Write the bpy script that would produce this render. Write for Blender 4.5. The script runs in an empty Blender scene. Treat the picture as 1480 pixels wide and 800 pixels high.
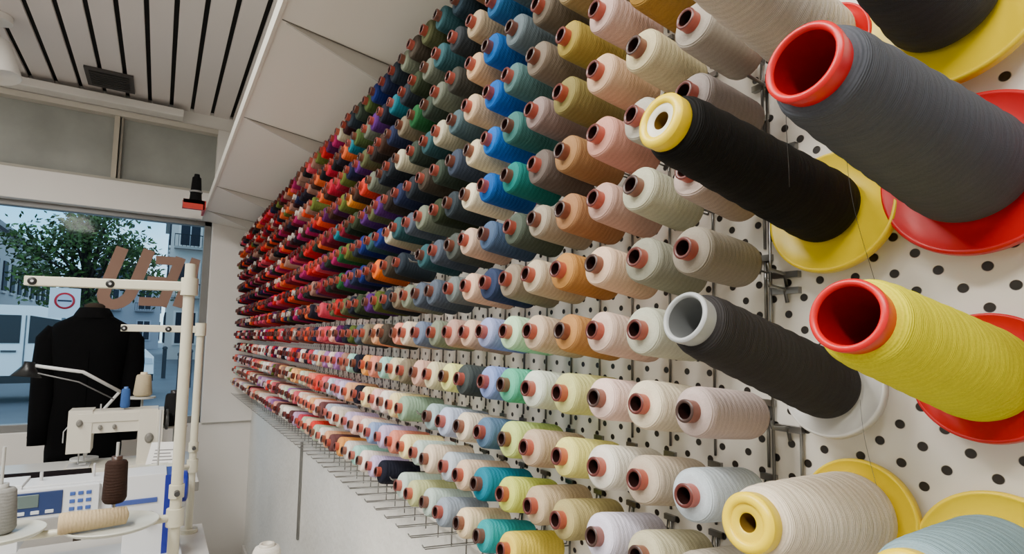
import bpy, math, random
from mathutils import Vector, Matrix
random.seed(7)
HC=1.35
XB=0.50   # pegboard front plane
def lin(c):
    out=[]
    for v in c[:3]:
        v=v/255.0
        out.append(v/12.92 if v<=0.04045 else ((v+0.055)/1.055)**2.4)
    return (out[0],out[1],out[2],1.0)

# ---------------------------------------------------------------- materials
def newmat(name):
    m=bpy.data.materials.new(name); m.use_nodes=True
    nt=m.node_tree; b=nt.nodes['Principled BSDF']
    return m,nt,b
def mat(name,rgb=None,rough=0.5,metal=0.0,attr=False,noise=0.0,nscale=20,bump=0.0,bscale=60,sheen=0,emit=None,estr=0,coat=0,spec=None):
    m,nt,b=newmat(name)
    N=nt.nodes.new; L=nt.links.new
    tc=N('ShaderNodeTexCoord')
    if attr:
        a=N('ShaderNodeAttribute'); a.attribute_name='Col'; src=a.outputs['Color']
    else:
        r=N('ShaderNodeRGB'); r.outputs[0].default_value=lin(rgb); src=r.outputs[0]
    if noise>0:
        n=N('ShaderNodeTexNoise'); n.inputs['Scale'].default_value=nscale; n.inputs['Detail'].default_value=6
        L(tc.outputs['Object'],n.inputs['Vector'])
        mr=N('ShaderNodeMapRange'); mr.inputs['To Min'].default_value=1-noise; mr.inputs['To Max'].default_value=1+noise
        mr.inputs['From Min'].default_value=0.25; mr.inputs['From Max'].default_value=0.75
        L(n.outputs['Fac'],mr.inputs['Value'])
        vm=N('ShaderNodeVectorMath'); vm.operation='SCALE'
        L(src,vm.inputs[0]); L(mr.outputs['Result'],vm.inputs['Scale']); src=vm.outputs[0]
    L(src,b.inputs['Base Color'])
    b.inputs['Roughness'].default_value=rough; b.inputs['Metallic'].default_value=metal
    if spec is not None: b.inputs['Specular IOR Level'].default_value=spec
    if sheen: b.inputs['Sheen Weight'].default_value=sheen
    if coat: b.inputs['Coat Weight'].default_value=coat
    if bump>0:
        n2=N('ShaderNodeTexNoise'); n2.inputs['Scale'].default_value=bscale; n2.inputs['Detail'].default_value=4
        L(tc.outputs['Object'],n2.inputs['Vector'])
        bp=N('ShaderNodeBump'); bp.inputs['Strength'].default_value=bump; bp.inputs['Distance'].default_value=0.01
        L(n2.outputs['Fac'],bp.inputs['Height']); L(bp.outputs[0],b.inputs['Normal'])
    return m

def thread_material():
    m,nt,b=newmat('wound_thread'); N=nt.nodes.new; L=nt.links.new
    a=N('ShaderNodeAttribute'); a.attribute_name='Col'
    t=N('ShaderNodeAttribute'); t.attribute_name='tt'
    tc=N('ShaderNodeTexCoord')
    n=N('ShaderNodeTexNoise'); n.inputs['Scale'].default_value=38; n.inputs['Detail'].default_value=1
    L(tc.outputs['Object'],n.inputs['Vector'])
    def M(op,x,y=None):
        k=N('ShaderNodeMath'); k.operation=op
        for i,v in enumerate((x,y)):
            if v is None: continue
            if isinstance(v,(int,float)): k.inputs[i].default_value=v
            else: L(v,k.inputs[i])
        return k.outputs[0]
    ph=M('MULTIPLY',n.outputs['Fac'],9.0)
    fine=M('SINE',M('ADD',M('MULTIPLY',t.outputs['Fac'],4300),ph))
    mid=M('SINE',M('ADD',M('MULTIPLY',t.outputs['Fac'],1000),M('MULTIPLY',ph,1.1)))
    h=M('ADD',M('MULTIPLY',fine,0.4),M('MULTIPLY',mid,0.6))
    n3=N('ShaderNodeTexNoise'); n3.inputs['Scale'].default_value=420; n3.inputs['Detail'].default_value=3; L(tc.outputs['Object'],n3.inputs['Vector'])
    h=M('ADD',h,M('MULTIPLY',n3.outputs['Fac'],0.9))
    sc=M('ADD',M('MULTIPLY',h,0.06),0.94)
    n2=N('ShaderNodeTexNoise'); n2.inputs['Scale'].default_value=900; L(tc.outputs['Object'],n2.inputs['Vector'])
    sc2=M('MULTIPLY',sc,M('ADD',M('MULTIPLY',n2.outputs['Fac'],0.36),0.82))
    vm=N('ShaderNodeVectorMath'); vm.operation='SCALE'
    L(a.outputs['Color'],vm.inputs[0]); L(sc2,vm.inputs['Scale']); L(vm.outputs[0],b.inputs['Base Color'])
    b.inputs['Roughness'].default_value=0.78; b.inputs['Specular IOR Level'].default_value=0.22
    bp=N('ShaderNodeBump'); bp.inputs['Strength'].default_value=0.65; bp.inputs['Distance'].default_value=0.0006
    L(h,bp.inputs['Height']); L(bp.outputs[0],b.inputs['Normal'])
    return m

def pegboard_material():
    m,nt,b=newmat('perforated_board'); N=nt.nodes.new; L=nt.links.new
    tc=N('ShaderNodeTexCoord')
    P=0.030
    def grid(off):
        s=N('ShaderNodeVectorMath'); s.operation='MULTIPLY_ADD'
        s.inputs[1].default_value=(1/P,)*3; s.inputs[2].default_value=(0,off,off)
        L(tc.outputs['Object'],s.inputs[0])
        f=N('ShaderNodeVectorMath'); f.operation='FRACTION'; L(s.outputs[0],f.inputs[0])
        g=N('ShaderNodeVectorMath'); g.operation='SUBTRACT'; g.inputs[1].default_value=(0.5,0.5,0.5); L(f.outputs[0],g.inputs[0])
        k=N('ShaderNodeVectorMath'); k.operation='MULTIPLY'; k.inputs[1].default_value=(0,1,1); L(g.outputs[0],k.inputs[0])
        l=N('ShaderNodeVectorMath'); l.operation='LENGTH'; L(k.outputs[0],l.inputs[0]); return l.outputs['Value']
    mn=N('ShaderNodeMath'); mn.operation='MINIMUM'; L(grid(0.0),mn.inputs[0]); L(grid(0.5),mn.inputs[1])
    mr=N('ShaderNodeMapRange'); mr.inputs['From Min'].default_value=0.110; mr.inputs['From Max'].default_value=0.128
    L(mn.outputs[0],mr.inputs['Value'])
    n=N('ShaderNodeTexNoise'); n.inputs['Scale'].default_value=3; L(tc.outputs['Object'],n.inputs['Vector'])
    cr=N('ShaderNodeMix'); cr.data_type='RGBA'; cr.inputs[6].default_value=lin((232,226,214)); cr.inputs[7].default_value=lin((243,240,232)); L(n.outputs['Fac'],cr.inputs[0])
    mx=N('ShaderNodeMix'); mx.data_type='RGBA'; mx.inputs[6].default_value=lin((34,28,22)); L(mr.outputs[0],mx.inputs[0]); L(cr.outputs[2],mx.inputs[7])
    L(mx.outputs[2],b.inputs['Base Color']); b.inputs['Roughness'].default_value=0.45
    bp=N('ShaderNodeBump'); bp.inputs['Strength'].default_value=0.8; bp.inputs['Distance'].default_value=0.002
    L(mr.outputs[0],bp.inputs['Height']); L(bp.outputs[0],b.inputs['Normal'])
    return m

M_thread=thread_material()
M_plastic=mat('plastic',attr=True,rough=0.36)
M_matte=mat('matte_paint',attr=True,rough=0.75)
M_steel=mat('zinc_wire',(140,140,138),rough=0.3,metal=1.0)
M_white=mat('white_paint',(226,222,216),rough=0.55,noise=0.03,nscale=3)
M_plaster=mat('plaster',(226,225,220),rough=0.85,noise=0.06,nscale=5,bump=0.35,bscale=35)
M_cloth=mat('black_wool',attr=True,rough=0.95,bump=0.2,bscale=400,spec=0.1)
M_leaf=mat('leaves',attr=True,rough=0.7)
M_board=pegboard_material()

# ---------------------------------------------------------------- mesh builder
class B:
    def __init__(s): s.v=[];s.f=[];s.m=[];s.c=[];s.t=[];s.sm=[]
    def add(s,vs,fs,col,mi=0,smooth=False,tt=None):
        o=len(s.v); s.v.extend(vs); cl=lin(col) if len(col)==3 else col
        s.c.extend([cl]*len(vs)); s.t.extend(tt if tt else [0.0]*len(vs))
        for f in fs:
            s.f.append(tuple(i+o for i in f)); s.m.append(mi); s.sm.append(smooth)
    def box(s,x0,x1,y0,y1,z0,z1,col,mi=0,M=None):
        vs=[Vector(p) for p in ((x0,y0,z0),(x1,y0,z0),(x1,y1,z0),(x0,y1,z0),(x0,y0,z1),(x1,y0,z1),(x1,y1,z1),(x0,y1,z1))]
        if M: vs=[M@p for p in vs]
        s.add(vs,[(0,3,2,1),(4,5,6,7),(0,1,5,4),(1,2,6,5),(2,3,7,6),(3,0,4,7)],col,mi)
    def lathe(s,p0,d,prof,col,mi=0,seg=24,wob=None):
        d=Vector(d).normalized(); p0=Vector(p0)
        up=Vector((0,0,1)) if abs(d.z)<0.9 else Vector((1,0,0))
        a=d.cross(up).normalized(); b2=a.cross(d).normalized()
        vs=[];tt=[]
        for (t,r) in prof:
            for i in range(seg):
                an=2*math.pi*i/seg
                vs.append(p0+d*t+a*(math.cos(an)*r)+b2*(math.sin(an)*r)); tt.append(t)
        fs=[]
        for k in range(len(prof)-1):
            for i in range(seg):
                j=(i+1)%seg
                fs.append((k*seg+i,k*seg+j,(k+1)*seg+j,(k+1)*seg+i))
        s.add(vs,fs,col,mi,True,tt)
    def disc(s,p0,d,t,r,col,mi=0,seg=24):
        s.lathe(p0,d,[(t,r),(t,r*0.001)],col,mi,seg)
    def cyl(s,p,q,r,col,mi=0,seg=12,r2=None):
        p=Vector(p);q=Vector(q);d=q-p;l=d.length; r2=r if r2 is None else r2
        s.lathe(p,d,[(0,r*0.001),(0,r)],col,mi,seg); s.lathe(p,d,[(0,r),(l,r2)],col,mi,seg); s.lathe(p,d,[(l,r2),(l,r2*0.001)],col,mi,seg)
    def tube(s,pts,r,col,mi=0,seg=6):
        pts=[Vector(p) for p in pts]; n=len(pts); vs=[];rr=r if isinstance(r,list) else [r]*n
        prev=None
        for i,p in enumerate(pts):
            d=(pts[min(i+1,n-1)]-pts[max(i-1,0)]).normalized()
            if prev is None:
                up=Vector((0,0,1)) if abs(d.z)<0.9 else Vector((1,0,0)); a=d.cross(up).normalized()
            else:
                a=(prev-d*prev.dot(d)).normalized()
            prev=a; b2=a.cross(d)
            for k in range(seg):
                an=2*math.pi*k/seg; vs.append(p+a*math.cos(an)*rr[i]+b2*math.sin(an)*rr[i])
        fs=[]
        for k in range(n-1):
            for i in range(seg):
                j=(i+1)%seg; fs.append((k*seg+i,k*seg+j,(k+1)*seg+j,(k+1)*seg+i))
        fs.append(tuple(range(seg))[::-1]); fs.append(tuple((n-1)*seg+i for i in range(seg)))
        s.add(vs,fs,col,mi,True)
    def loft(s,rings,col,mi=0,seg=28,e=2.3,cap=True):
        vs=[]
        for (cx,cy,cz,rx,ry) in rings:
            for i in range(seg):
                an=2*math.pi*i/seg; c=math.cos(an); q=math.sin(an)
                vs.append(Vector((cx+rx*math.copysign(abs(c)**(2/e),c),cy+ry*math.copysign(abs(q)**(2/e),q),cz)))
        fs=[]
        for k in range(len(rings)-1):
            for i in range(seg):
                j=(i+1)%seg; fs.append((k*seg+i,k*seg+j,(k+1)*seg+j,(k+1)*seg+i))
        if cap: fs.append(tuple(range(seg))[::-1]); fs.append(tuple((len(rings)-1)*seg+i for i in range(seg)))
        s.add(vs,fs,col,mi,True)
    def prism(s,poly,axis,a0,a1,col,mi=0):
        n=len(poly); vs=[]
        for a in (a0,a1):
            for (p,q) in poly: vs.append(Vector((p,a,q)) if axis=='y' else Vector((a,p,q)) if axis=='x' else Vector((p,q,a)))
        fs=[tuple(range(n)),tuple(range(2*n-1,n-1,-1))]
        for i in range(n):
            j=(i+1)%n; fs.append((i,i+n,j+n,j))
        s.add(vs,fs,col,mi)
    def obj(s,name,mats,bevel=0,loc=None):
        me=bpy.data.meshes.new(name); me.from_pydata([tuple(v) for v in s.v],[],s.f)
        me.polygons.foreach_set('material_index',s.m); me.polygons.foreach_set('use_smooth',s.sm)
        ca=me.attributes.new('Col','FLOAT_COLOR','POINT'); ca.data.foreach_set('color',[x for c in s.c for x in c])
        ta=me.attributes.new('tt','FLOAT','POINT'); ta.data.foreach_set('value',s.t)
        for m in mats: me.materials.append(m)
        me.update()
        import bmesh
        bm=bmesh.new(); bm.from_mesh(me); bmesh.ops.recalc_face_normals(bm,faces=bm.faces); bm.to_mesh(me); bm.free()
        o=bpy.data.objects.new(name,me); bpy.context.scene.collection.objects.link(o)
        if bevel:
            md=o.modifiers.new('bevel','BEVEL'); md.width=bevel; md.segments=2; md.limit_method='ANGLE'; md.angle_limit=math.radians(50)
        return o

def room_box(name,x0,x1,y0,y1,z0,z1,m,bevel=0):
    b=B(); b.box(x0,x1,y0,y1,z0,z1,(200,200,200)); return b.obj(name,[m],bevel)

# ---------------------------------------------------------------- room shell
CZ=HC+1.36
YW=3.85
XL=-3.0; YB=-2.6
M_floor=mat('floor_vinyl',(140,132,122),rough=0.5,noise=0.08,nscale=8)
room_box('floor',XL,0.62,YB,YW+0.15,-0.1,0,M_floor)
room_box('wall_right',0.517,0.62,YB,YW,0,CZ,M_plaster)
room_box('wall_left',XL-0.1,XL,YB,YW,0,CZ,M_plaster)
room_box('wall_back',XL-0.1,0.62,YB-0.1,YB,0,CZ,M_plaster)
b=B()
SILL=0.83; WT=HC+0.705; LT=HC+0.87; TT=HC+1.28
b.box(XL,0.62,YW,YW+0.15,0,SILL,(200,200,200))
b.box(0.24,0.62,YW-0.03,YW+0.15,SILL,TT,(200,200,200))
b.box(XL,0.24,YW-0.04,YW+0.15,WT,LT,(200,200,200))
b.box(XL,0.62,YW-0.02,YW+0.15,TT,CZ+0.1,(200,200,200))
b.obj('wall_front',[M_white],0.004)
M_tr=mat('transom_panel',(146,148,142),rough=0.6,noise=0.16,nscale=6)
room_box('window_2',XL,0.24,YW+0.03,YW+0.05,LT,TT,M_tr)
b=B()
for x in (-2.4,-1.35,-0.27):
    b.box(x-0.012,x+0.012,YW-0.02,YW+0.03,LT,TT,(184,176,160))
    b.box(x+0.02,x+0.03,YW-0.01,YW+0.03,LT,TT,(140,134,122))
b.box(XL,0.24,YW-0.03,YW+0.03,TT-0.03,TT,(196,190,178))
b.box(XL,0.24,YW-0.03,YW+0.03,LT,LT+0.015,(170,166,154))
b.obj('trim_1',[M_matte])
room_box('trim_2',XL,0.05,YW-0.12,YW-0.03,CZ-0.075,CZ-0.03,M_white,0.004)
room_box('ceiling',XL,0.62,YB,YW+0.1,CZ+0.02,CZ+0.1,mat('ceiling_void',(22,20,18),rough=0.9))
b=B(); x=XL
while x<0.5:
    b.box(x,min(x+0.088,0.515),YB,YW-0.02,CZ,CZ+0.014,(226,220,212)); x+=0.107
b.obj('ceiling_slats',[mat('slat_paint',(220,212,207),rough=0.5,noise=0.02,nscale=2)],0.003)
b=B(); b.box(-0.40,-0.19,3.46,3.70,CZ-0.012,CZ-0.001,(70,66,64)); b.box(-0.38,-0.21,3.485,3.675,CZ-0.016,CZ-0.011,(22,22,22))
for i in range(7): b.box(-0.38,-0.21,3.49+i*0.026,3.496+i*0.026,CZ-0.02,CZ-0.012,(60,58,56))
b.obj('ceiling_vent',[M_matte])
b=B()
c=(120,120,118)
b.box(XL,0.24,YW+0.02,YW+0.08,SILL,SILL+0.04,c); b.box(XL,0.24,YW+0.02,YW+0.08,WT-0.03,WT,c)
b.box(0.20,0.24,YW+0.02,YW+0.08,SILL,WT,c); b.box(-1.6,-1.55,YW+0.02,YW+0.08,SILL,WT,c)
b.obj('trim_3',[M_plastic],0.003)
mg=bpy.data.materials.new('window_glass'); mg.use_nodes=True; nt=mg.node_tree; nt.nodes.clear()
o=nt.nodes.new('ShaderNodeOutputMaterial'); mx=nt.nodes.new('ShaderNodeMixShader'); tr=nt.nodes.new('ShaderNodeBsdfTransparent'); gl=nt.nodes.new('ShaderNodeBsdfGlossy')
gl.inputs['Roughness'].default_value=0.05; mx.inputs[0].default_value=0.002; tr.inputs[0].default_value=(0.97,0.98,0.98,1)
nt.links.new(tr.outputs[0],mx.inputs[1]); nt.links.new(gl.outputs[0],mx.inputs[2]); nt.links.new(mx.outputs[0],o.inputs[0])
room_box('window_1',XL,0.20,YW+0.045,YW+0.053,SILL+0.03,WT-0.03,mg)

room_box('baseboard_right',0.502,0.516,YB,YW-0.03,0,0.08,M_white,0.003)
room_box('pegboard',XB,0.5155,-1.2,3.79,HC-0.372,HC+0.655,M_board)
room_box('trim_4',0.508,0.516,2.36,2.375,HC-0.80,HC-0.42,M_steel)

# shelf over wall
b=B()
sy0,sy1=-1.2,YW-0.035
b.prism([(0.185,HC+0.70),(0.515,HC+0.657),(0.515,HC+0.675),(0.185,HC+0.722)],'y',sy0,sy1,(240,236,226))
b.box(0.178,0.186,sy0,sy1,HC+0.695,HC+0.735,(228,224,212))
for y in (-0.7,-0.03,0.62,1.27,1.92,2.9,3.5):
    b.prism([(0.20,HC+0.697),(0.515,HC+0.657),(0.515,HC+0.595),(0.44,HC+0.612)],'y',y,y+0.006,(206,202,194))
    b.prism([(0.19,HC+0.699),(0.515,HC+0.656),(0.515,HC+0.655),(0.19,HC+0.698)],'y',y-0.006,y-0.003,(110,105,96))
b.obj('wall_shelf',[mat('shelf_laminate',attr=True,rough=0.45)])

# ---------------------------------------------------------------- thread spools
TUBE=(184,88,72); RIM=(88,38,32)
def spool(b,p0,d,col,R,L,seg,tube=TUBE,rim=RIM):
    rt=0.0100
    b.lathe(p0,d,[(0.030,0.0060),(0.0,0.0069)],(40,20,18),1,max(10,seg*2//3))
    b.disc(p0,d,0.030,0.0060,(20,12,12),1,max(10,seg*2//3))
    b.lathe(p0,d,[(0.0,0.0069),(-0.0008,0.0078),(-0.0008,0.0092),(0.0,rt)],rim,1,max(10,seg*2//3))
    b.lathe(p0,d,[(0.0,rt),(0.0025,rt),(0.003,rt*0.96),(0.012,rt*0.97)],tube,1,max(10,seg*2//3))
    b.lathe(p0,d,[(0.0095,rt*0.9),(0.0095,R*0.62),(0.0102,R*0.86),(0.0125,R*0.965),(0.017,R),(L*0.5,R*1.01),(L-0.008,R*0.985),(L-0.003,R*0.93),(L-0.001,R*0.8),(L,0.006)],col,0,seg)
    if seg>20: b.lathe(p0,d,[(L,0.009),(L+0.006,0.009)],tube,1,14)

near={ # col: rows -8..4
0:[(188,176,160),(196,186,172),(180,170,158),(205,198,184),(172,164,152),(156,146,142),(200,180,170),(146,138,124),None,(190,172,166),(196,208,216),(172,164,148),(160,150,140)],
1:[(150,150,120),(190,170,110),(170,140,80),(158,120,50),(206,194,154),(188,184,170),(184,184,160),(154,154,136),(186,188,168),(216,204,178),(188,174,154),(190,184,152),(170,166,142)],
2:[(120,90,70),(200,170,150),(190,160,146),(204,174,164),(202,170,140),(208,152,136),(198,162,148),(220,190,162),(216,190,174),(228,200,190),(232,228,214),(216,212,230),(210,200,182)],
3:[(90,90,60),(120,100,70),(150,130,90),(160,140,64),(132,122,70),(162,122,80),(156,114,78),(172,124,66),(184,134,78),(212,214,142),(228,222,130),(182,168,112),(200,186,142)],
4:[(100,86,74),(130,116,100),(110,100,86),(122,110,96),(142,124,120),(104,94,88),(160,150,132),(200,184,156),(196,174,148),(210,220,204),(188,166,140),(190,170,138),(190,180,152)],
5:[(60,80,90),(80,100,104),(96,110,116),(76,110,110),(60,114,110),(16,116,110),(72,82,72),(138,126,108),(180,218,178),(92,194,158),(200,218,128),(204,214,100),(236,210,84)],
6:[(24,70,120),(30,90,140),(8,84,156),(6,86,168),(8,96,182),(8,88,170),(76,98,130),(42,54,82),(144,154,196),(130,150,206),(90,120,150),(10,130,156),(34,154,160)],
7:[(150,110,80),(170,150,120),(198,162,124),(194,168,136),(216,202,166),(222,212,180),(210,180,156),(218,184,156),(218,184,158),(58,66,66),(222,208,184),(210,184,156),(230,208,168)],
8:[(34,54,66),(44,50,54),(56,56,50),(72,94,100),(52,62,78),(42,52,58),(70,76,72),(104,114,114),(190,154,140),(220,224,138),(174,186,212),(186,198,208),(144,156,170)],
}
zoneA=[(30,38,46),(50,62,52),(80,84,54),(42,80,86),(98,104,90),(28,38,70),(78,88,102),(66,58,48),(118,126,108),(44,54,34),(190,184,156)]
zoneAl=[(146,156,190),(188,196,178),(214,206,166),(196,200,146),(164,190,192),(226,206,180),(110,124,150),(190,210,200),(210,196,190),(146,176,150),(206,164,146)]
zoneB=[(24,86,44),(234,104,8),(16,36,104),(76,32,104),(10,102,118),(68,80,28),(190,44,30),(38,30,28),(226,134,30),(10,66,144),(70,90,44),(144,20,48),(34,44,54),(18,22,38),(54,34,24),(120,110,90)]
zoneBl=[(236,174,130),(196,180,216),(244,200,192),(184,212,190),(226,140,118),(240,222,164),(142,166,210),(230,218,208),(150,200,188),(236,160,80),(226,220,210),(200,190,170)]
zoneC=[(160,8,16),(190,18,20),(42,10,16),(16,15,20),(214,60,14),(108,8,36),(74,14,70),(150,14,82),(22,36,26),(180,14,46),(206,90,40),(14,20,56),(56,30,22),(86,96,36),(24,20,34),(150,110,96),(196,60,80)]
zoneCl=[(236,164,146),(230,116,98),(244,200,192),(226,184,156),(242,234,226),(214,96,108),(238,174,110),(190,154,190),(230,210,198),(220,54,48),(150,104,160),(222,214,204),(180,190,206),(206,190,160),(96,60,60),(190,206,180)]
S=0.0605; R0=0.07
def dirv(t,yaw=0): return Vector((math.cos(t),math.sin(yaw),-math.sin(t))).normalized()
b=B(); w=B()
rng=random.Random(11)
for ci in range(57):
    y=0.322+S*ci
    for ri,k in enumerate(range(-8,6)):
        z=HC+0.0136-R0*k
        t=math.radians(7.5+rng.uniform(-2.5,2.5)); yw=rng.uniform(-0.035,0.035)
        xf=0.397 if k<5 and not(k==4 and 2<=ci<=4) else 0.388
        pf=Vector((xf,y,z-0.001)); pb=Vector((XB,y,z-(XB-xf)*0.125))
        if k==5 or ci<30:
            w.tube([pb+Vector((-0.001,-0.004,0.016)),pb+Vector((-0.004,-0.004,0)),pf+Vector((0.0,-0.004,-0.004)),pf+Vector((-0.004,0,0.002)),pf+Vector((0,0.004,-0.004)),pb+Vector((-0.004,0.004,0)),pb+Vector((-0.001,0.004,0.016))],0.0011,(150,150,150),0,5)
            w.tube([pb+Vector((-0.0015,0.0,0.018)),pb+Vector((-0.0015,0.0,-0.046))],0.0015,(150,150,150),0,5)
            w.box(XB-0.004,XB,y-0.008,y+0.008,pb.z+0.012,pb.z+0.018,(150,150,150))
        if k>=5: continue
        if k==0 and ci==0: continue
        if ci in near: col=near[ci][ri]
        else:
            f=(k+8)/12.0
            zn=ci+rng.uniform(-2.2,2.2)
            if zn<11.5: hi,lo,s0=zoneA,zoneAl,0.55
            elif zn<19: hi,lo,s0=zoneB,zoneBl,0.58
            else: hi,lo,s0=zoneC,zoneCl,0.62
            if 11.5<=zn<19 and rng.random()<0.35: hi=zoneA
            pl=max(0.0,min(0.93,(f-s0)/0.22))
            col=rng.choice(lo if rng.random()<pl else hi)
        if col is None: continue
        j=rng.uniform(0.94,1.05); col=tuple(min(255,v*j) for v in col)
        if k==4 and 2<=ci<=4: continue
        R=0.0230*rng.uniform(0.94,1.04); L=0.090*rng.uniform(0.97,1.03)
        if ci>8 and rng.random()<0.012: continue
        seg=40 if ci<4 else 28 if ci<12 else 18 if ci<28 else 12
        dx=rng.uniform(-0.004,0.004)
        tb=TUBE; rm=RIM
        q=rng.random()
        if q<0.3: tb=(138,84,68); rm=(62,42,36)
        elif q<0.5: tb=(196,100,86)
        if ci>26:
            if q>0.8: tb=(220,210,200); rm=(190,180,170)
            elif q>0.3: tb=(100,34,30); rm=(54,22,22)
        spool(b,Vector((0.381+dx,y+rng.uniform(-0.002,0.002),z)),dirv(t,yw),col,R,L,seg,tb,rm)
b.obj('thread_spools',[M_thread,M_plastic])
w.obj('wire_pegs',[M_steel])

# ---------------------------------------------------------------- large cones
def cone(front,back,rf,rb,col,hub,hubcol,flr,flcol):
    f=Vector(front); k=Vector(back); d=(k-f); L=d.length
    c=B()
    if hub=='open':
        h=rf*0.80
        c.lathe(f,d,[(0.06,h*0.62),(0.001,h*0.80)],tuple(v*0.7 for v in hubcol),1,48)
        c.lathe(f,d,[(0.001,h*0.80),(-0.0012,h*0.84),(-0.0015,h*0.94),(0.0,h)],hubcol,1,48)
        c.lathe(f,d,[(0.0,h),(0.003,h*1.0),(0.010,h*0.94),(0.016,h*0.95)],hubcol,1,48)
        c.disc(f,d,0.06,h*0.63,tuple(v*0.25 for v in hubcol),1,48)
        s0=0.011
    else:
        h=rf*0.80
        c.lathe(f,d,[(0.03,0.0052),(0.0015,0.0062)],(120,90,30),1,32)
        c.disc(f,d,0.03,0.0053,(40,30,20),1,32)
        c.lathe(f,d,[(0.0015,0.0062),(0.0005,0.0072),(0.0005,h*0.62)],(226,222,200) if hub=='ring' else tuple(v*0.93 for v in hubcol),1,48)
        c.lathe(f,d,[(0.0005,h*0.62),(-0.0012,h*0.66),(-0.0018,h*0.8),(-0.001,h*0.93),(0.001,h)],hubcol,1,48)
        c.lathe(f,d,[(0.001,h),(0.009,h*1.0),(0.0105,h*0.94),(0.014,h*0.94)],hubcol,1,48)
        s0=0.011
    n=26; pr=[(s0,h*0.9),(s0+0.0005,rf*0.82),(s0+0.003,rf*0.93),(s0+0.007,rf*0.985)]
    for i in range(n+1):
        u=i/n; t=s0+0.011+(L-0.016-s0-0.011)*u
        pr.append((t,rf+(rb-rf)*(u**0.9)+0.0004*math.sin(i*1.9)))
    pr+= [(L-0.012,rb*0.97),(L-0.008,rb*0.86),(L-0.006,rb*0.6)]
    c.lathe(f,d,pr,col,0,64)
    c.lathe(f,d,[(L-0.007,rb*0.5),(L-0.006,rb*0.8),(L-0.004,flr*0.93),(L-0.0052,flr*0.945),(L-0.0052,flr*0.985),(L-0.003,flr),(L+0.002,flr),(L+0.002,0.004)],flcol,1,72)
    dn=d.normalized()
    c.tube([f+dn*0.05,f+dn*(L+0.012)],0.0025,(150,150,150),2,8)
    c.obj('thread_cone',[M_thread,M_plastic,M_steel])
YEL=(246,214,0); RED=(206,2,14)
XF=0.484
cone((0.273,0.2506,HC+0.1486),(XF,0.2506,HC+0.116),0.0235,0.031,(3,3,3),'ring',YEL,0.054,YEL)
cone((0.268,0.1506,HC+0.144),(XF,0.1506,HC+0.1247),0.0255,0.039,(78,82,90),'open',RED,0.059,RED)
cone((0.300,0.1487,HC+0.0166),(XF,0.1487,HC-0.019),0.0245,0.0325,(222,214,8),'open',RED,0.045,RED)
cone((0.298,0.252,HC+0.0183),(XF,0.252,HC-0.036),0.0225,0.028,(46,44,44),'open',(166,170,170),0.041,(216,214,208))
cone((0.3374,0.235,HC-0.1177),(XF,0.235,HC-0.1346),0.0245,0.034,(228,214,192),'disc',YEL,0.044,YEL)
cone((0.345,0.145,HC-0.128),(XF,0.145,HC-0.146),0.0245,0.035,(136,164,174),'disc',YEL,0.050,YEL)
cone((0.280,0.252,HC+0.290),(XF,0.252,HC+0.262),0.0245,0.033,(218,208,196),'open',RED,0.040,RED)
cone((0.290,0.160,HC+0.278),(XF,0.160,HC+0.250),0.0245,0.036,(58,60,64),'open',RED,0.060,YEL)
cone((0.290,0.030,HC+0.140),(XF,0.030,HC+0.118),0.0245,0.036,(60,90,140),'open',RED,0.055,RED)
cone((0.290,0.030,HC+0.0),(XF,0.030,HC-0.026),0.0245,0.036,(200,196,190),'disc',YEL,0.055,YEL)
h=B()
for (y,z0,z1) in ((0.322-0.0605*0.55,HC-0.20,HC-0.02),(0.322-0.0605*0.1,HC-0.2,HC+0.27),):
    h.tube([(XB-0.003,y,z0),(XB-0.003,y,z1)],0.0016,(150,)*3,0,6)
for (y,z) in ((0.30,HC+0.068),(0.30,HC+0.053),(0.30,HC-0.075),(0.296,HC-0.145),(0.30,HC+0.19),(0.318,HC+0.26)):
    h.tube([(XB-0.002,y,z-0.012),(XB-0.006,y,z),(XB-0.03,y,z+0.002),(XB-0.032,y,z+0.008)],0.0018,(150,)*3,0,6)
    h.box(XB-0.006,XB,y-0.013,y+0.013,z-0.004,z+0.002,(150,)*3)
h.obj('wall_hook_rails',[M_steel])
t=B()
def strand(p,q,sag,col):
    p=Vector(p);q=Vector(q);pts=[]
    for i in range(13):
        u=i/12; a=p.lerp(q,u); a.x-=math.sin(u*math.pi)*sag; a.y+=math.sin(u*6)*sag*0.2; pts.append(a)
    t.tube(pts,0.0002,col,0,4)
strand((0.44,0.215,HC+0.15),(0.47,0.205,HC+0.02),0.006,(70,70,70))
strand((0.30,0.175,HC+0.16),(0.33,0.196,HC+0.10),0.004,(70,70,70))
strand((0.46,0.22,HC-0.04),(0.48,0.215,HC-0.13),0.004,(120,120,120))
t.obj('loose_threads',[M_matte])

# ---------------------------------------------------------------- small red shelf with cone
r=B(); r.box(0.07,0.172,3.42,3.60,HC+0.715,HC+0.735,(190,24,20)); r.box(0.07,0.172,3.585,3.60,HC+0.735,HC+0.76,(190,24,20)); r.box(0.07,0.172,3.42,3.425,HC+0.685,HC+0.735,(200,44,28))
r.box(0.165,0.177,3.42,3.60,HC+0.685,HC+0.735,(190,24,20))
r.obj('red_corner_shelf',[M_plastic])
r=B(); r.lathe((0.13,3.5,HC+0.736),(0,0,1),[(0,0.001),(0,0.036),(0.01,0.036),(0.02,0.03),(0.14,0.022),(0.145,0.015),(0.16,0.013),(0.16,0.001)],(12,12,14),0,24)
r.lathe((0.13,3.5,HC+0.736),(0,0,1),[(0.055,0.031),(0.06,0.033),(0.065,0.031)],(150,150,150),0,24)
r.obj('thread_cone',[M_thread])

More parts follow.
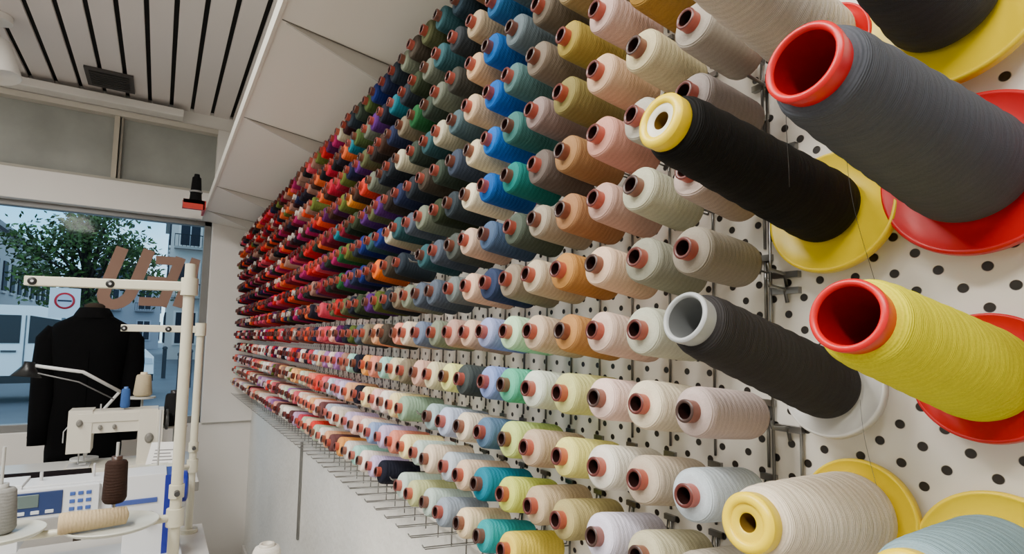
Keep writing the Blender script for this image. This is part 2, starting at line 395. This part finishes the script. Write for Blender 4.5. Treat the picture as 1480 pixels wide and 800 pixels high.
# ---------------------------------------------------------------- thread stands
CREAM=(206,202,180)
def stand(px,py,ztop,zbar,xa,ya,ztray,trays,rp=0.0125,zfoot=0.72):
    s=B()
    s.cyl((px,py,zfoot),(px,py,ztop),rp,CREAM,0,16)
    s.cyl((px,py,zfoot),(px,py,zfoot+0.012),rp*2.4,CREAM,0,20)
    s.cyl((px,py,zbar-0.02),(px,py,zbar+0.022),rp*1.5,CREAM,0,16)
    s.cyl((px,py,ztray-0.02),(px,py,ztray+0.02),rp*1.5,CREAM,0,16)
    s.cyl((px,py,ztray+0.045),(px,py,ztray+0.075),rp*1.3,CREAM,0,16)
    s.cyl((px,py-rp,ztray+0.06),(px,py-rp-0.022,ztray+0.06),0.006,(60,60,60),0,12)
    d=Vector((xa-px,ya-py,0)); 
    L=d.length; ang=math.atan2(d.y,d.x); M=Matrix.Translation((px,py,zbar))@Matrix.Rotation(ang,4,'Z')
    s.box(0.0,L,-0.012,0.012,-0.010,0.012,CREAM,0,M)
    for u in ((0.42,0.97) if L<0.25 else (0.5,0.96)):
        p=M@Vector((L*u,0,0)); n=Vector((0,-1,0))
        s.lathe(p+n*0.012,n,[(0,0.009),(0.005,0.009),(0.006,0.006),(0.006,0.0001)],(24,24,24),0,16)
        s.lathe(p+n*0.012,n,[(0.0065,0.003),(0.0065,0.0001)],(190,190,190),0,12)
    for (tx,ty,tr) in trays:
        s.tube([(px,py,ztray),(tx,ty,ztray)],0.008,CREAM,0,8)
        s.lathe((tx,ty,ztray+0.008),(0,0,1),[(0,0.001),(0,tr*0.9),(0.006,tr),(0.010,tr),(0.010,tr*0.97),(0.006,tr*0.9),(0.006,0.001)],(200,202,190),0,40)
        s.cyl((tx,ty,ztray+0.01),(tx,ty,ztray+0.19),0.003,(180,180,176),0,8)
    return s.obj('thread_stand',[M_plastic],0.002)
zt=HC-0.428
stand(0.057,1.562,HC+0.175,HC+0.118,-0.263,1.665,zt,[(-0.062,1.52,0.088),(-0.258,1.56,0.08)])
stand(0.116,2.10,HC+0.035,HC+0.02,-0.10,2.15,HC-0.42,[(0.02,2.04,0.06)],0.011)
def standing_spool(x,y,z,H,rb,rt,col,nm='thread_cone'):
    s=B()
    s.lathe((x,y,z),(0,0,1),[(0,0.001),(0,rb*0.75),(0.004,rb*0.9),(0.01,rb),(H*0.85,rt),(H*0.9,rt*0.85),(H*0.91,rt*0.5)],col,0,32)
    s.lathe((x,y,z),(0,0,1),[(H*0.9,rt*0.5),(H,rt*0.48),(H,rt*0.3),(H*0.95,rt*0.25)],tuple(min(255,v*1.1+15) for v in col),1,24)
    s.obj(nm,[M_thread,M_plastic])
standing_spool(-0.258,1.56,zt+0.015,0.10,0.030,0.026,(140,140,136))
standing_spool(-0.062,1.52,zt+0.060,0.10,0.023,0.021,(46,28,20),'thread_spool')
s=B(); s.lathe((-0.152,1.485,zt+0.014+0.023),(1,0.05,0),[(0,0.004),(0,0.02),(0.006,0.022),(0.115,0.018),(0.12,0.004)],(200,178,140),0,28)
s.obj('thread_spool',[M_thread])
s=B(); cx,cy,cz=0.245,1.45,0.705
s.lathe((cx,cy,cz),(0,0,1),[(0,0.001),(0,0.036),(0.008,0.040),(0.14,0.031),(0.150,0.026),(0.152,0.018)],(226,222,212),0,40)
s.lathe((cx,cy,cz),(0,0,1),[(0.150,0.018),(0.158,0.017),(0.158,0.012),(0.10,0.010),(0.10,0.0005)],(206,200,186),1,32)
s.obj('thread_cone',[M_thread,M_plastic])
s=B(); s.box(0.20,0.46,1.3,1.62,0.674,0.704,(214,210,200)); 
for x in (0.22,0.44):
    for y in (1.32,1.6): s.box(x-0.015,x+0.015,y-0.015,y+0.015,0,0.674,(200,198,190))
s.obj('side_table',[M_plastic],0.003)

# ---------------------------------------------------------------- tables
def table(x0,x1,y0,y1,z,nm='work_table'):
    s=B(); s.box(x0,x1,y0,y1,z-0.035,z,(214,212,206)); s.box(x0,x1,y0-0.004,y0,z-0.035,z-0.001,(120,118,112))
    for x in (x0+0.06,x1-0.06):
        s.box(x-0.02,x+0.02,y0+0.05,y0+0.09,0.03,z-0.035,(190,190,186)); s.box(x-0.02,x+0.02,y1-0.09,y1-0.05,0.03,z-0.035,(190,190,186))
        s.box(x-0.03,x+0.03,y0+0.02,y1-0.02,0,0.03,(190,190,186))
    s.box(x0+0.06,x1-0.06,(y0+y1)/2-0.02,(y0+y1)/2+0.02,0.2,0.24,(190,190,186))
    s.obj(nm,[M_plastic],0.003)
table(-1.2,0.16,1.46,2.18,0.72)
table(-1.3,0.16,2.45,3.10,0.80)

# ---------------------------------------------------------------- sewing machines
def machine(x,y,z,body,accent,display,sc=(1,1,1)):
    s=B(); 
    def bx(*a,col=body): s.box(*a,col)
    bx(-0.25,0.25,-0.09,0.09,0,0.035)
    bx(0.10,0.200,-0.058,0.058,0.033,0.287)
    bx(0.197,0.23,-0.060,0.060,0.033,0.281,col=accent if display else body)
    bx(-0.20,0.14,-0.052,0.052,0.185,0.284)
    bx(-0.245,-0.13,-0.056,0.056,0.10,0.291)
    bx(-0.20,0.11,-0.057,-0.05,0.235,0.275)
    s.lathe((0.230,0,0.225),(1,0,0),[(0,0.03),(0.008,0.03),(0.010,0.045),(0.014,0.05),(0.026,0.05),(0.03,0.04),(0.03,0.001)],accent if display else (60,60,60),0,32)
    s.cyl((-0.19,0,0.10),(-0.19,0,0.045),0.004,(190,190,190)); s.cyl((-0.165,0,0.10),(-0.165,0,0.05),0.004,(190,190,190))
    s.box(-0.185,-0.15,-0.018,0.01,0.04,0.046,(190,190,190)); s.box(-0.24,-0.13,-0.05,0.05,0.034,0.038,(190,190,190))
    for (xx,zz,rr) in ((-0.19,0.235,0.016),(-0.09,0.212,0.011),(-0.02,0.212,0.011),(0.16,0.15,0.024)):
        s.lathe((xx,-0.056,zz),(0,-1,0),[(0,rr),(0.006,rr),(0.01,rr*0.7),(0.016,rr*0.6),(0.016,0.001)],(120,118,112),0,24)
    s.cyl((0.02,0,0.280),(0.02,0,0.325),0.003,(190,190,190)); s.cyl((-0.1,0.01,0.280),(-0.1,0.01,0.31),0.004,(190,190,190))
    s.tube([(-0.245,-0.03,0.22),(-0.262,-0.05,0.2),(-0.262,-0.05,0.15)],0.003,(180,180,180))
    if display:
        s.box(-0.215,0.04,-0.075,-0.056,0.195,0.279,(214,218,222)); s.box(-0.205,-0.04,-0.078,-0.074,0.205,0.272,(34,54,100))
        s.box(-0.185,-0.09,-0.080,-0.077,0.230,0.266,(90,106,104))
        for i in range(5): s.box(-0.195+i*0.03,-0.177+i*0.03,-0.080,-0.077,0.210,0.220,(200,206,214))
        for i in range(3):
            for j in range(3): s.box(-0.025+i*0.018,-0.013+i*0.018,-0.078,-0.074,0.208+j*0.022,0.219+j*0.022,(60,90,160))
        s.box(0.07,0.18,-0.062,-0.056,0.20,0.215,(60,80,150))
    s.v=[Vector((x+p.x*sc[0],y+p.y*sc[1],z+0.001+p.z*sc[2])) for p in s.v]
    s.obj('sewing_machine',[M_plastic],0.005)
machine(-0.145,1.90,0.72,(216,219,222),(16,34,140),True,(0.93,1,0.86))
machine(-0.115,2.80,0.80,(216,211,196),(216,211,196),False,(0.66,1,0.86))
s=B(); s.cyl((-0.75,2.58,0.834),(-0.18,2.54,0.834),0.033,(22,18,20),0,24); s.cyl((-0.18,2.54,0.834),(-0.175,2.54,0.834),0.012,(120,110,96),0,16); s.obj('fabric_roll',[M_cloth])
s=B()
Mp=Matrix.Translation((0.035,2.60,0.802))@Matrix.Rotation(-0.25,4,'Z')@Matrix.Rotation(math.radians(48),4,'X')
s.box(-0.06,0.06,0.0,0.15,0.002,0.004,(240,240,238),0,Mp)
for i in range(7): s.box(-0.04,0.03-0.006*(i%3),0.02+i*0.015,0.025+i*0.015,0.004,0.0045,(130,130,130),0,Mp)
s.tube([Mp@Vector((0,0.13,0.0)),Vector((0.06,2.74,0.802))],0.002,(180,180,180))
s.obj('instruction_card',[M_matte])
s=B(); s.cyl((-0.045,2.97,0.80),(-0.045,2.97,1.07),0.005,(180,180,176)); s.cyl((-0.045,2.97,1.07),(-0.045,2.97,1.078),0.05,(200,200,190),0,24)
s.cyl((0.082,2.88,0.80),(0.082,2.88,0.95),0.005,(180,180,176)); s.cyl((0.082,2.88,0.95),(0.082,2.88,0.958),0.05,(200,200,190),0,24)
s.obj('spool_holder',[M_plastic])
standing_spool(-0.045,2.97,1.08,0.105,0.036,0.028,(196,182,150))
standing_spool(0.075,2.88,0.96,0.15,0.042,0.034,(20,20,22))
standing_spool(-0.10,2.78,1.052,0.085,0.017,0.015,(60,96,156),'thread_spool')
s=B()
s.cyl((-0.24,3.03,0.80),(-0.24,3.03,0.82),0.05,(210,210,206),0,24)
s.tube([(-0.24,3.03,0.82),(-0.20,3.03,1.00),(-0.13,3.0,1.10)],0.006,(225,225,222),0,8)
s.tube([(-0.13,3.0,1.10),(-0.26,2.95,1.19),(-0.42,2.92,1.22)],0.007,(225,225,222),0,8)
s.tube([(-0.15,2.98,1.07),(-0.27,2.93,1.15),(-0.40,2.90,1.19)],0.003,(120,120,120),0,6)
s.lathe((-0.43,2.92,1.235),(-0.1,-0.1,-1),[(0,0.001),(0.0,0.018),(0.02,0.022),(0.06,0.05),(0.06,0.046),(0.02,0.018)],(20,20,22),0,28)
s.obj('desk_lamp',[M_plastic])

# ---------------------------------------------------------------- tailor mannequin with black jacket
K=(7,7,8)
s=B(); jx,jy=-0.275,3.42
base=HC
g=0.88
rings=[(jx,jy,base-0.60,0.168*g,0.115),(jx,jy,base-0.55,0.170*g,0.118),(jx,jy,base-0.42,0.162*g,0.115),(jx,jy,base-0.30,0.148*g,0.108),(jx,jy,base-0.20,0.154*g,0.11),(jx,jy,base-0.08,0.174*g,0.118),(jx,jy,base-0.02,0.184*g,0.112),(jx,jy,base+0.020,0.186*g,0.095),(jx,jy,base+0.048,0.166*g,0.078),(jx,jy,base+0.075,0.115*g,0.068),(jx,jy,base+0.095,0.070,0.06),(jx,jy+0.004,base+0.115,0.056,0.052)]
s.loft(rings,K,0,40,2.4)
for sg in (-1,1):
    pts=[(jx+sg*0.135,jy,base+0.018),(jx+sg*0.162,jy,base-0.03),(jx+sg*0.170,jy+0.005,base-0.14),(jx+sg*0.172,jy-0.005,base-0.27),(jx+sg*0.172,jy-0.02,base-0.40),(jx+sg*0.170,jy-0.03,base-0.52)]
    s.tube(pts,[0.044,0.054,0.052,0.048,0.044,0.041],K,0,20)
    for i in range(3): s.lathe((jx+sg*0.170+sg*0.039,jy-0.03,base-0.48+i*0.018),(sg,0,0),[(0,0.006),(0.003,0.006),(0.003,0.001)],(40,36,34),0,10)
s.loft([(jx,jy,base+0.078,0.086,0.074),(jx,jy,base+0.103,0.074,0.066),(jx,jy,base+0.128,0.060,0.056),(jx,jy,base+0.130,0.052,0.05)],(12,12,13),0,32,2.2,False)
s.tube([(jx,jy-0.119,base-0.08),(jx,jy-0.11,base-0.3),(jx,jy-0.117,base-0.42)],0.0018,(4,4,5))
s.box(jx-0.002,jx+0.004,jy-0.124,jy-0.10,base-0.60,base-0.42,(3,3,4))
s.lathe((jx,jy,base+0.10),(0,0,1),[(0,0.045),(0.04,0.042),(0.05,0.03),(0.055,0.001)],(60,52,44),0,24)
s.cyl((jx,jy,0.05),(jx,jy,base-0.58),0.016,(90,80,70),0,16)
s.lathe((jx,jy,0),(0,0,1),[(0,0.18),(0.02,0.17),(0.05,0.03),(0.06,0.02)],(60,50,42),0,32)
s.obj('jacket_mannequin',[M_cloth])

# ceiling spot lamp
s=B(); lx,ly=-0.66,3.12
s.cyl((lx,ly,CZ-0.001),(lx,ly,CZ-0.03),0.05,(225,222,216),0,24)
s.cyl((lx,ly,CZ-0.03),(lx,ly,CZ-0.13),0.008,(225,222,216),0,12)
dd=Vector((0.25,-0.2,-1)).normalized()
s.lathe((lx,ly,CZ-0.12),dd,[(0,0.001),(0,0.04),(0.01,0.05),(0.17,0.062),(0.172,0.058),(0.15,0.05),(0.15,0.001)],(225,222,216),0,32)
s.lathe((lx,ly,CZ-0.12),dd,[(0.165,0.056),(0.168,0.060)],(30,30,30),0,32)
s.obj('ceiling_spotlight',[M_plastic])

# letters on shop window (seen from behind)
s=B()
LC=(150,118,102); lay=[0]
def ribbon(pts,wd,col=LC):
    n=len(pts); Lp=[];Rp=[]; lay[0]+=1; e=lay[0]*0.0004
    for i,(px,pz) in enumerate(pts):
        a=Vector(pts[max(i-1,0)]); c2=Vector(pts[min(i+1,n-1)]); d=(c2-a).normalized(); nn=Vector((-d.y,d.x))*wd/2
        Lp.append((px+nn.x,pz+nn.y+HC)); Rp.append((px-nn.x,pz-nn.y+HC))
    for i in range(n-1):
        s.prism([Lp[i],Rp[i],Rp[i+1],Lp[i+1]],'y',YW+0.034-e,YW+0.043-e,col)
def sl(x,z): return (x+(z-0.32)*0.28,z)
u=[]
u.append((-0.255,0.50)); u.append((-0.255,0.27))
for i in range(1,9):
    a=math.pi+math.pi*i/9; u.append((-0.19+0.065*math.cos(a),0.25+0.08*math.sin(a)))
u.append((-0.125,0.27)); u.append((-0.125,0.50))
ribbon([sl(*p) for p in u],0.060)
ribbon([sl(0.045,0.47),sl(0.045,0.17)],0.055)
for z in (0.445,0.32,0.195): ribbon([sl(-0.075,z),sl(0.06,z)],0.05)
ribbon([sl(0.125,0.47),sl(0.125,0.17)],0.05); ribbon([sl(0.125,0.46),sl(0.175,0.17)],0.05)
s.obj('shop_window_lettering',[M_matte])

# ---------------------------------------------------------------- outside
room_box('street',-60,60,YW+0.15,120,-0.2,-0.05,mat('asphalt',(84,90,98),rough=0.6,noise=0.2,nscale=0.7))
room_box('sidewalk',-60,60,YW+0.15,7.5,-0.05,0.0,mat('paving',(120,124,128),rough=0.8,noise=0.15,nscale=2))
def building(nm,x0,x1,y0,y1,h,col,fw=2.2,fh=3.0,face='y'):
    s=B(); s.box(x0,x1,y0,y1,-0.05,h,col); s.box(x0-0.3,x1+0.3,y0-0.3,y1+0.3,h,h+0.3,tuple(v*0.8 for v in col))
    s.prism([(x0,h+0.3),(x1,h+0.3),((x0+x1)/2+ (x1-x0)*0.2,h+2.0),((x0+x1)/2-(x1-x0)*0.2,h+2.0)],'y',y0,y1,(70,76,90))
    nfl=int(h//fh)
    for fl in range(nfl):
        z=0.9+fl*fh
        n=int((x1-x0)//fw)
        for i in range(n):
            xc=x0+(i+0.5)*(x1-x0)/n
            s.box(xc-0.62,xc+0.62,y0-0.08,y0-0.01,z-0.1,z+1.9,tuple(min(255,v*1.12) for v in col))
            s.box(xc-0.5,xc+0.5,y0-0.1,y0-0.05,z,z+1.8,(34,40,54)); s.box(xc-0.03,xc+0.03,y0-0.12,y0-0.08,z,z+1.8,(210,214,220))
            if fl>0:
                s.box(xc-0.8,xc+0.8,y0-0.5,y0,z-0.25,z-0.12,tuple(v*0.85 for v in col)); s.box(xc-0.8,xc+0.8,y0-0.5,y0-0.47,z+0.55,z+0.6,(30,32,40))
                for j in range(9): s.box(xc-0.8+j*0.2-0.015,xc-0.8+j*0.2+0.015,y0-0.5,y0-0.47,z-0.15,z+0.6,(30,32,40))
        for xs,sg in ((x1,1),(x0,-1)):
            m=int((y1-y0)//fw)
            for i in range(m):
                yc=y0+(i+0.5)*(y1-y0)/m
                a,c2=(xs,xs+0.08) if sg>0 else (xs-0.08,xs)
                s.box(a,c2,yc-0.5,yc+0.5,z,z+1.8,(36,42,56)); s.box(a,c2+0.02*sg if sg>0 else c2,yc-0.6,yc+0.6,z-0.15,z-0.02,tuple(min(255,v*1.1) for v in col))
    s.obj(nm,[M_matte])
building('apartment_building',-16,-8.2,24,62,7.4,(176,174,176))
building('apartment_building',0.3,12,38,50,9.2,(222,214,208),1.9,2.9)
building('apartment_building',-8,0,66,74,6.0,(164,164,172))
building('apartment_building',2.9,12,24,37,11,(190,186,186))
s=B(); tx,ty=-2.3,24.5
BR=(50,42,38)
s.tube([(tx,ty,-0.04),(tx+0.05,ty,1.5),(tx,ty,3.0),(tx+0.1,ty,4.6)],[0.2,0.16,0.12,0.05],BR,0,10)
rt=random.Random(3); cl=[]
for i in range(34):
    an=rt.uniform(0,2*math.pi); rr=rt.uniform(0.3,2.4); zz=rt.uniform(2.0,5.7)
    rr*=max(0.25,1-((zz-3.4)/2.9)**2)
    cc=Vector((tx+math.cos(an)*rr,ty+math.sin(an)*rr,zz)); cl.append(cc)
    s.tube([(tx,ty,2.0+rt.random()*1.5),tuple(Vector((tx,ty,zz-0.6)).lerp(cc,0.6)),tuple(cc)],[0.06,0.035,0.015],BR,0,5)
for cc in cl:
    for j in range(170):
        p=cc+Vector((rt.gauss(0,0.34),rt.gauss(0,0.34),rt.gauss(0,0.24)))
        a=Vector((rt.uniform(-1,1),rt.uniform(-1,1),rt.uniform(-1,1))).normalized(); q=a.orthogonal().normalized(); z=rt.uniform(0.07,0.12)
        g=rt.uniform(0.6,1.3)
        s.add([p-a*z,p+q*z*0.5,p+a*z,p-q*z*0.5],[(0,1,2,3)],(int(52*g),int(78*g),int(26*g)),1)
s.obj('street_tree',[M_matte,M_leaf])
# white van in the street (side view, bonnet to the right)
s=B(); WV=(250,250,250)
vx=-6.05; y0,y1=14.6,16.4
prof=[(0,0.35),(0.0,1.2),(0.08,1.72),(0.5,1.86),(2.7,1.86),(3.15,1.70),(3.75,1.15),(4.5,0.98),(4.68,0.8),(4.7,0.35)]
prof=[(p,q*1.02) for p,q in prof]
vx=-4.75
s.prism([(vx+p,q) for p,q in prof],'y',y0,y1,WV)
def vpoly(pl,col,e=0.015): s.prism([(vx+p,q) for p,q in pl],'y',y0-e,y0+0.01,col)
vpoly([(2.55,1.14),(2.55,1.70),(3.05,1.62),(3.52,1.18)],(20,26,36)); vpoly([(1.55,1.14),(1.55,1.70),(2.42,1.70),(2.42,1.14)],(20,26,36)); vpoly([(0.25,1.12),(0.3,1.65),(1.3,1.68),(1.3,1.12)],(20,26,36))
vpoly([(0.0,0.35),(0.0,0.5),(4.7,0.5),(4.7,0.35)],(30,32,36),0.02); vpoly([(2.485,0.5),(2.485,1.7),(2.505,1.7),(2.505,0.5)],(90,94,100)); vpoly([(1.42,0.5),(1.42,1.7),(1.44,1.7),(1.44,0.5)],(90,94,100),0.018)
vpoly([(2.15,0.96),(2.15,1.0),(2.38,1.0),(2.38,0.96)],(60,62,66),0.03); vpoly([(4.4,0.72),(4.4,0.88),(4.66,0.84),(4.68,0.72)],(200,204,210),0.02)
for wx in (0.85,3.85):
    for yy in (y0-0.03,y1-0.17):
        s.lathe((vx+wx,yy,0.29),(0,1,0),[(0.0,0.001),(0,0.2),(0.02,0.22),(0,0.24),(0.0,0.33),(0.03,0.34),(0.2,0.34),(0.2,0.001)],(16,16,18),0,28)
        s.lathe((vx+wx,yy-0.002,0.29),(0,1,0),[(0,0.001),(0,0.19)],(150,154,160),0,20)
s.obj('parked_van',[M_plastic])
s=B(); sx,sy,sz=-1.47,12.8,HC+0.55
s.cyl((sx,sy+0.03,-0.05),(sx,sy+0.03,sz+0.3),0.03,(120,124,130),0,12)
s.box(sx-0.22,sx+0.22,sy-0.01,sy+0.01,sz-0.27,sz+0.27,(224,226,230))
s.lathe((sx,sy-0.012,sz+0.04),(0,-1,0),[(0,0.15),(0.004,0.15),(0.004,0.115)],(200,30,44),0,32)
s.lathe((sx,sy-0.013,sz+0.04),(0,-1,0),[(0.0,0.115),(0.0,0.001)],(200,200,214),0,32)
s.box(sx-0.10,sx+0.10,sy-0.018,sy-0.012,sz+0.025,sz+0.055,(40,44,60),0)
s.obj('no_parking_sign',[M_matte])
for (px,py) in ((0.45,14.5),(0.75,17.5),(0.2,21.5)):
    s=B(); s.cyl((px,py,-0.05),(px,py,0.9),0.06,(40,44,50),0,12); s.lathe((px,py,0.9),(0,0,1),[(0,0.075),(0.05,0.075),(0.09,0.03),(0.09,0.001)],(40,44,50),0,12); s.obj('bollard',[M_matte])

# ---------------------------------------------------------------- lights
def area(nm,loc,rot,sx,sy,p,col):
    l=bpy.data.lights.new(nm,'AREA'); l.shape='RECTANGLE'; l.size=sx; l.size_y=sy; l.energy=p; l.color=col
    o=bpy.data.objects.new(nm,l); o.location=loc; o.rotation_euler=rot; bpy.context.scene.collection.objects.link(o); return o
for i,(x,y,p) in enumerate(((-0.9,-0.5,58),(-0.8,0.8,54),(-1.1,2.1,22),(-2.2,0.8,22))):
    s=B(); s.box(x-0.16,x+0.16,y-0.55,y+0.55,CZ-0.05,CZ-0.001,(235,235,230)); f=s.obj('ceiling_light_panel',[M_plastic],0.004)
    o=area('ceiling_light_lamp',(x,y,CZ-0.056),(0,0,0),0.28,1.05,p,(1.0,0.96,0.90)); 
    o.parent=f
wd=bpy.data.worlds.new('dusk'); bpy.context.scene.world=wd; wd.use_nodes=True; nt=wd.node_tree
bg=nt.nodes['Background']; tc=nt.nodes.new('ShaderNodeTexCoord'); sp=nt.nodes.new('ShaderNodeSeparateXYZ'); nt.links.new(tc.outputs['Generated'],sp.inputs[0])
rp=nt.nodes.new('ShaderNodeValToRGB'); nt.links.new(sp.outputs['Z'],rp.inputs[0])
rp.color_ramp.elements[0].position=0.0; rp.color_ramp.elements[0].color=lin((170,208,224)); rp.color_ramp.elements[1].position=0.6; rp.color_ramp.elements[1].color=lin((150,178,202))
e=rp.color_ramp.elements.new(0.2); e.color=lin((96,172,216))
n=nt.nodes.new('ShaderNodeTexNoise'); n.inputs['Scale'].default_value=5; n.inputs['Detail'].default_value=6; nt.links.new(tc.outputs['Generated'],n.inputs['Vector'])
mr=nt.nodes.new('ShaderNodeMapRange'); mr.inputs['From Min'].default_value=0.5; mr.inputs['From Max'].default_value=0.8; mr.inputs['To Max'].default_value=0.6; nt.links.new(n.outputs['Fac'],mr.inputs['Value'])
mx=nt.nodes.new('ShaderNodeMix'); mx.data_type='RGBA'; nt.links.new(mr.outputs[0],mx.inputs[0]); nt.links.new(rp.outputs[0],mx.inputs[6]); mx.inputs[7].default_value=lin((214,226,236))
nt.links.new(mx.outputs[2],bg.inputs['Color']); bg.inputs['Strength'].default_value=2.9

# ---------------------------------------------------------------- camera
th=math.atan(508/800); ph=math.radians(4.5); ro=0.0176
fw=Vector((math.sin(th)*math.cos(ph),math.cos(th)*math.cos(ph),math.sin(ph)))
rg=Vector((math.cos(th),-math.sin(th),0)); up=rg.cross(fw)
cr=rg*math.cos(ro)+up*math.sin(ro); cu=up*math.cos(ro)-rg*math.sin(ro)
cam=bpy.data.cameras.new('camera'); cam.sensor_width=36; cam.lens=800/1480*36; cam.shift_y=30/1480; cam.clip_start=0.02; cam.clip_end=300
co=bpy.data.objects.new('camera',cam); bpy.context.scene.collection.objects.link(co)
Mx=Matrix((( cr.x,cu.x,-fw.x,0),(cr.y,cu.y,-fw.y,0),(cr.z,cu.z,-fw.z,HC),(0,0,0,1)))
co.matrix_world=Mx
bpy.context.scene.camera=co
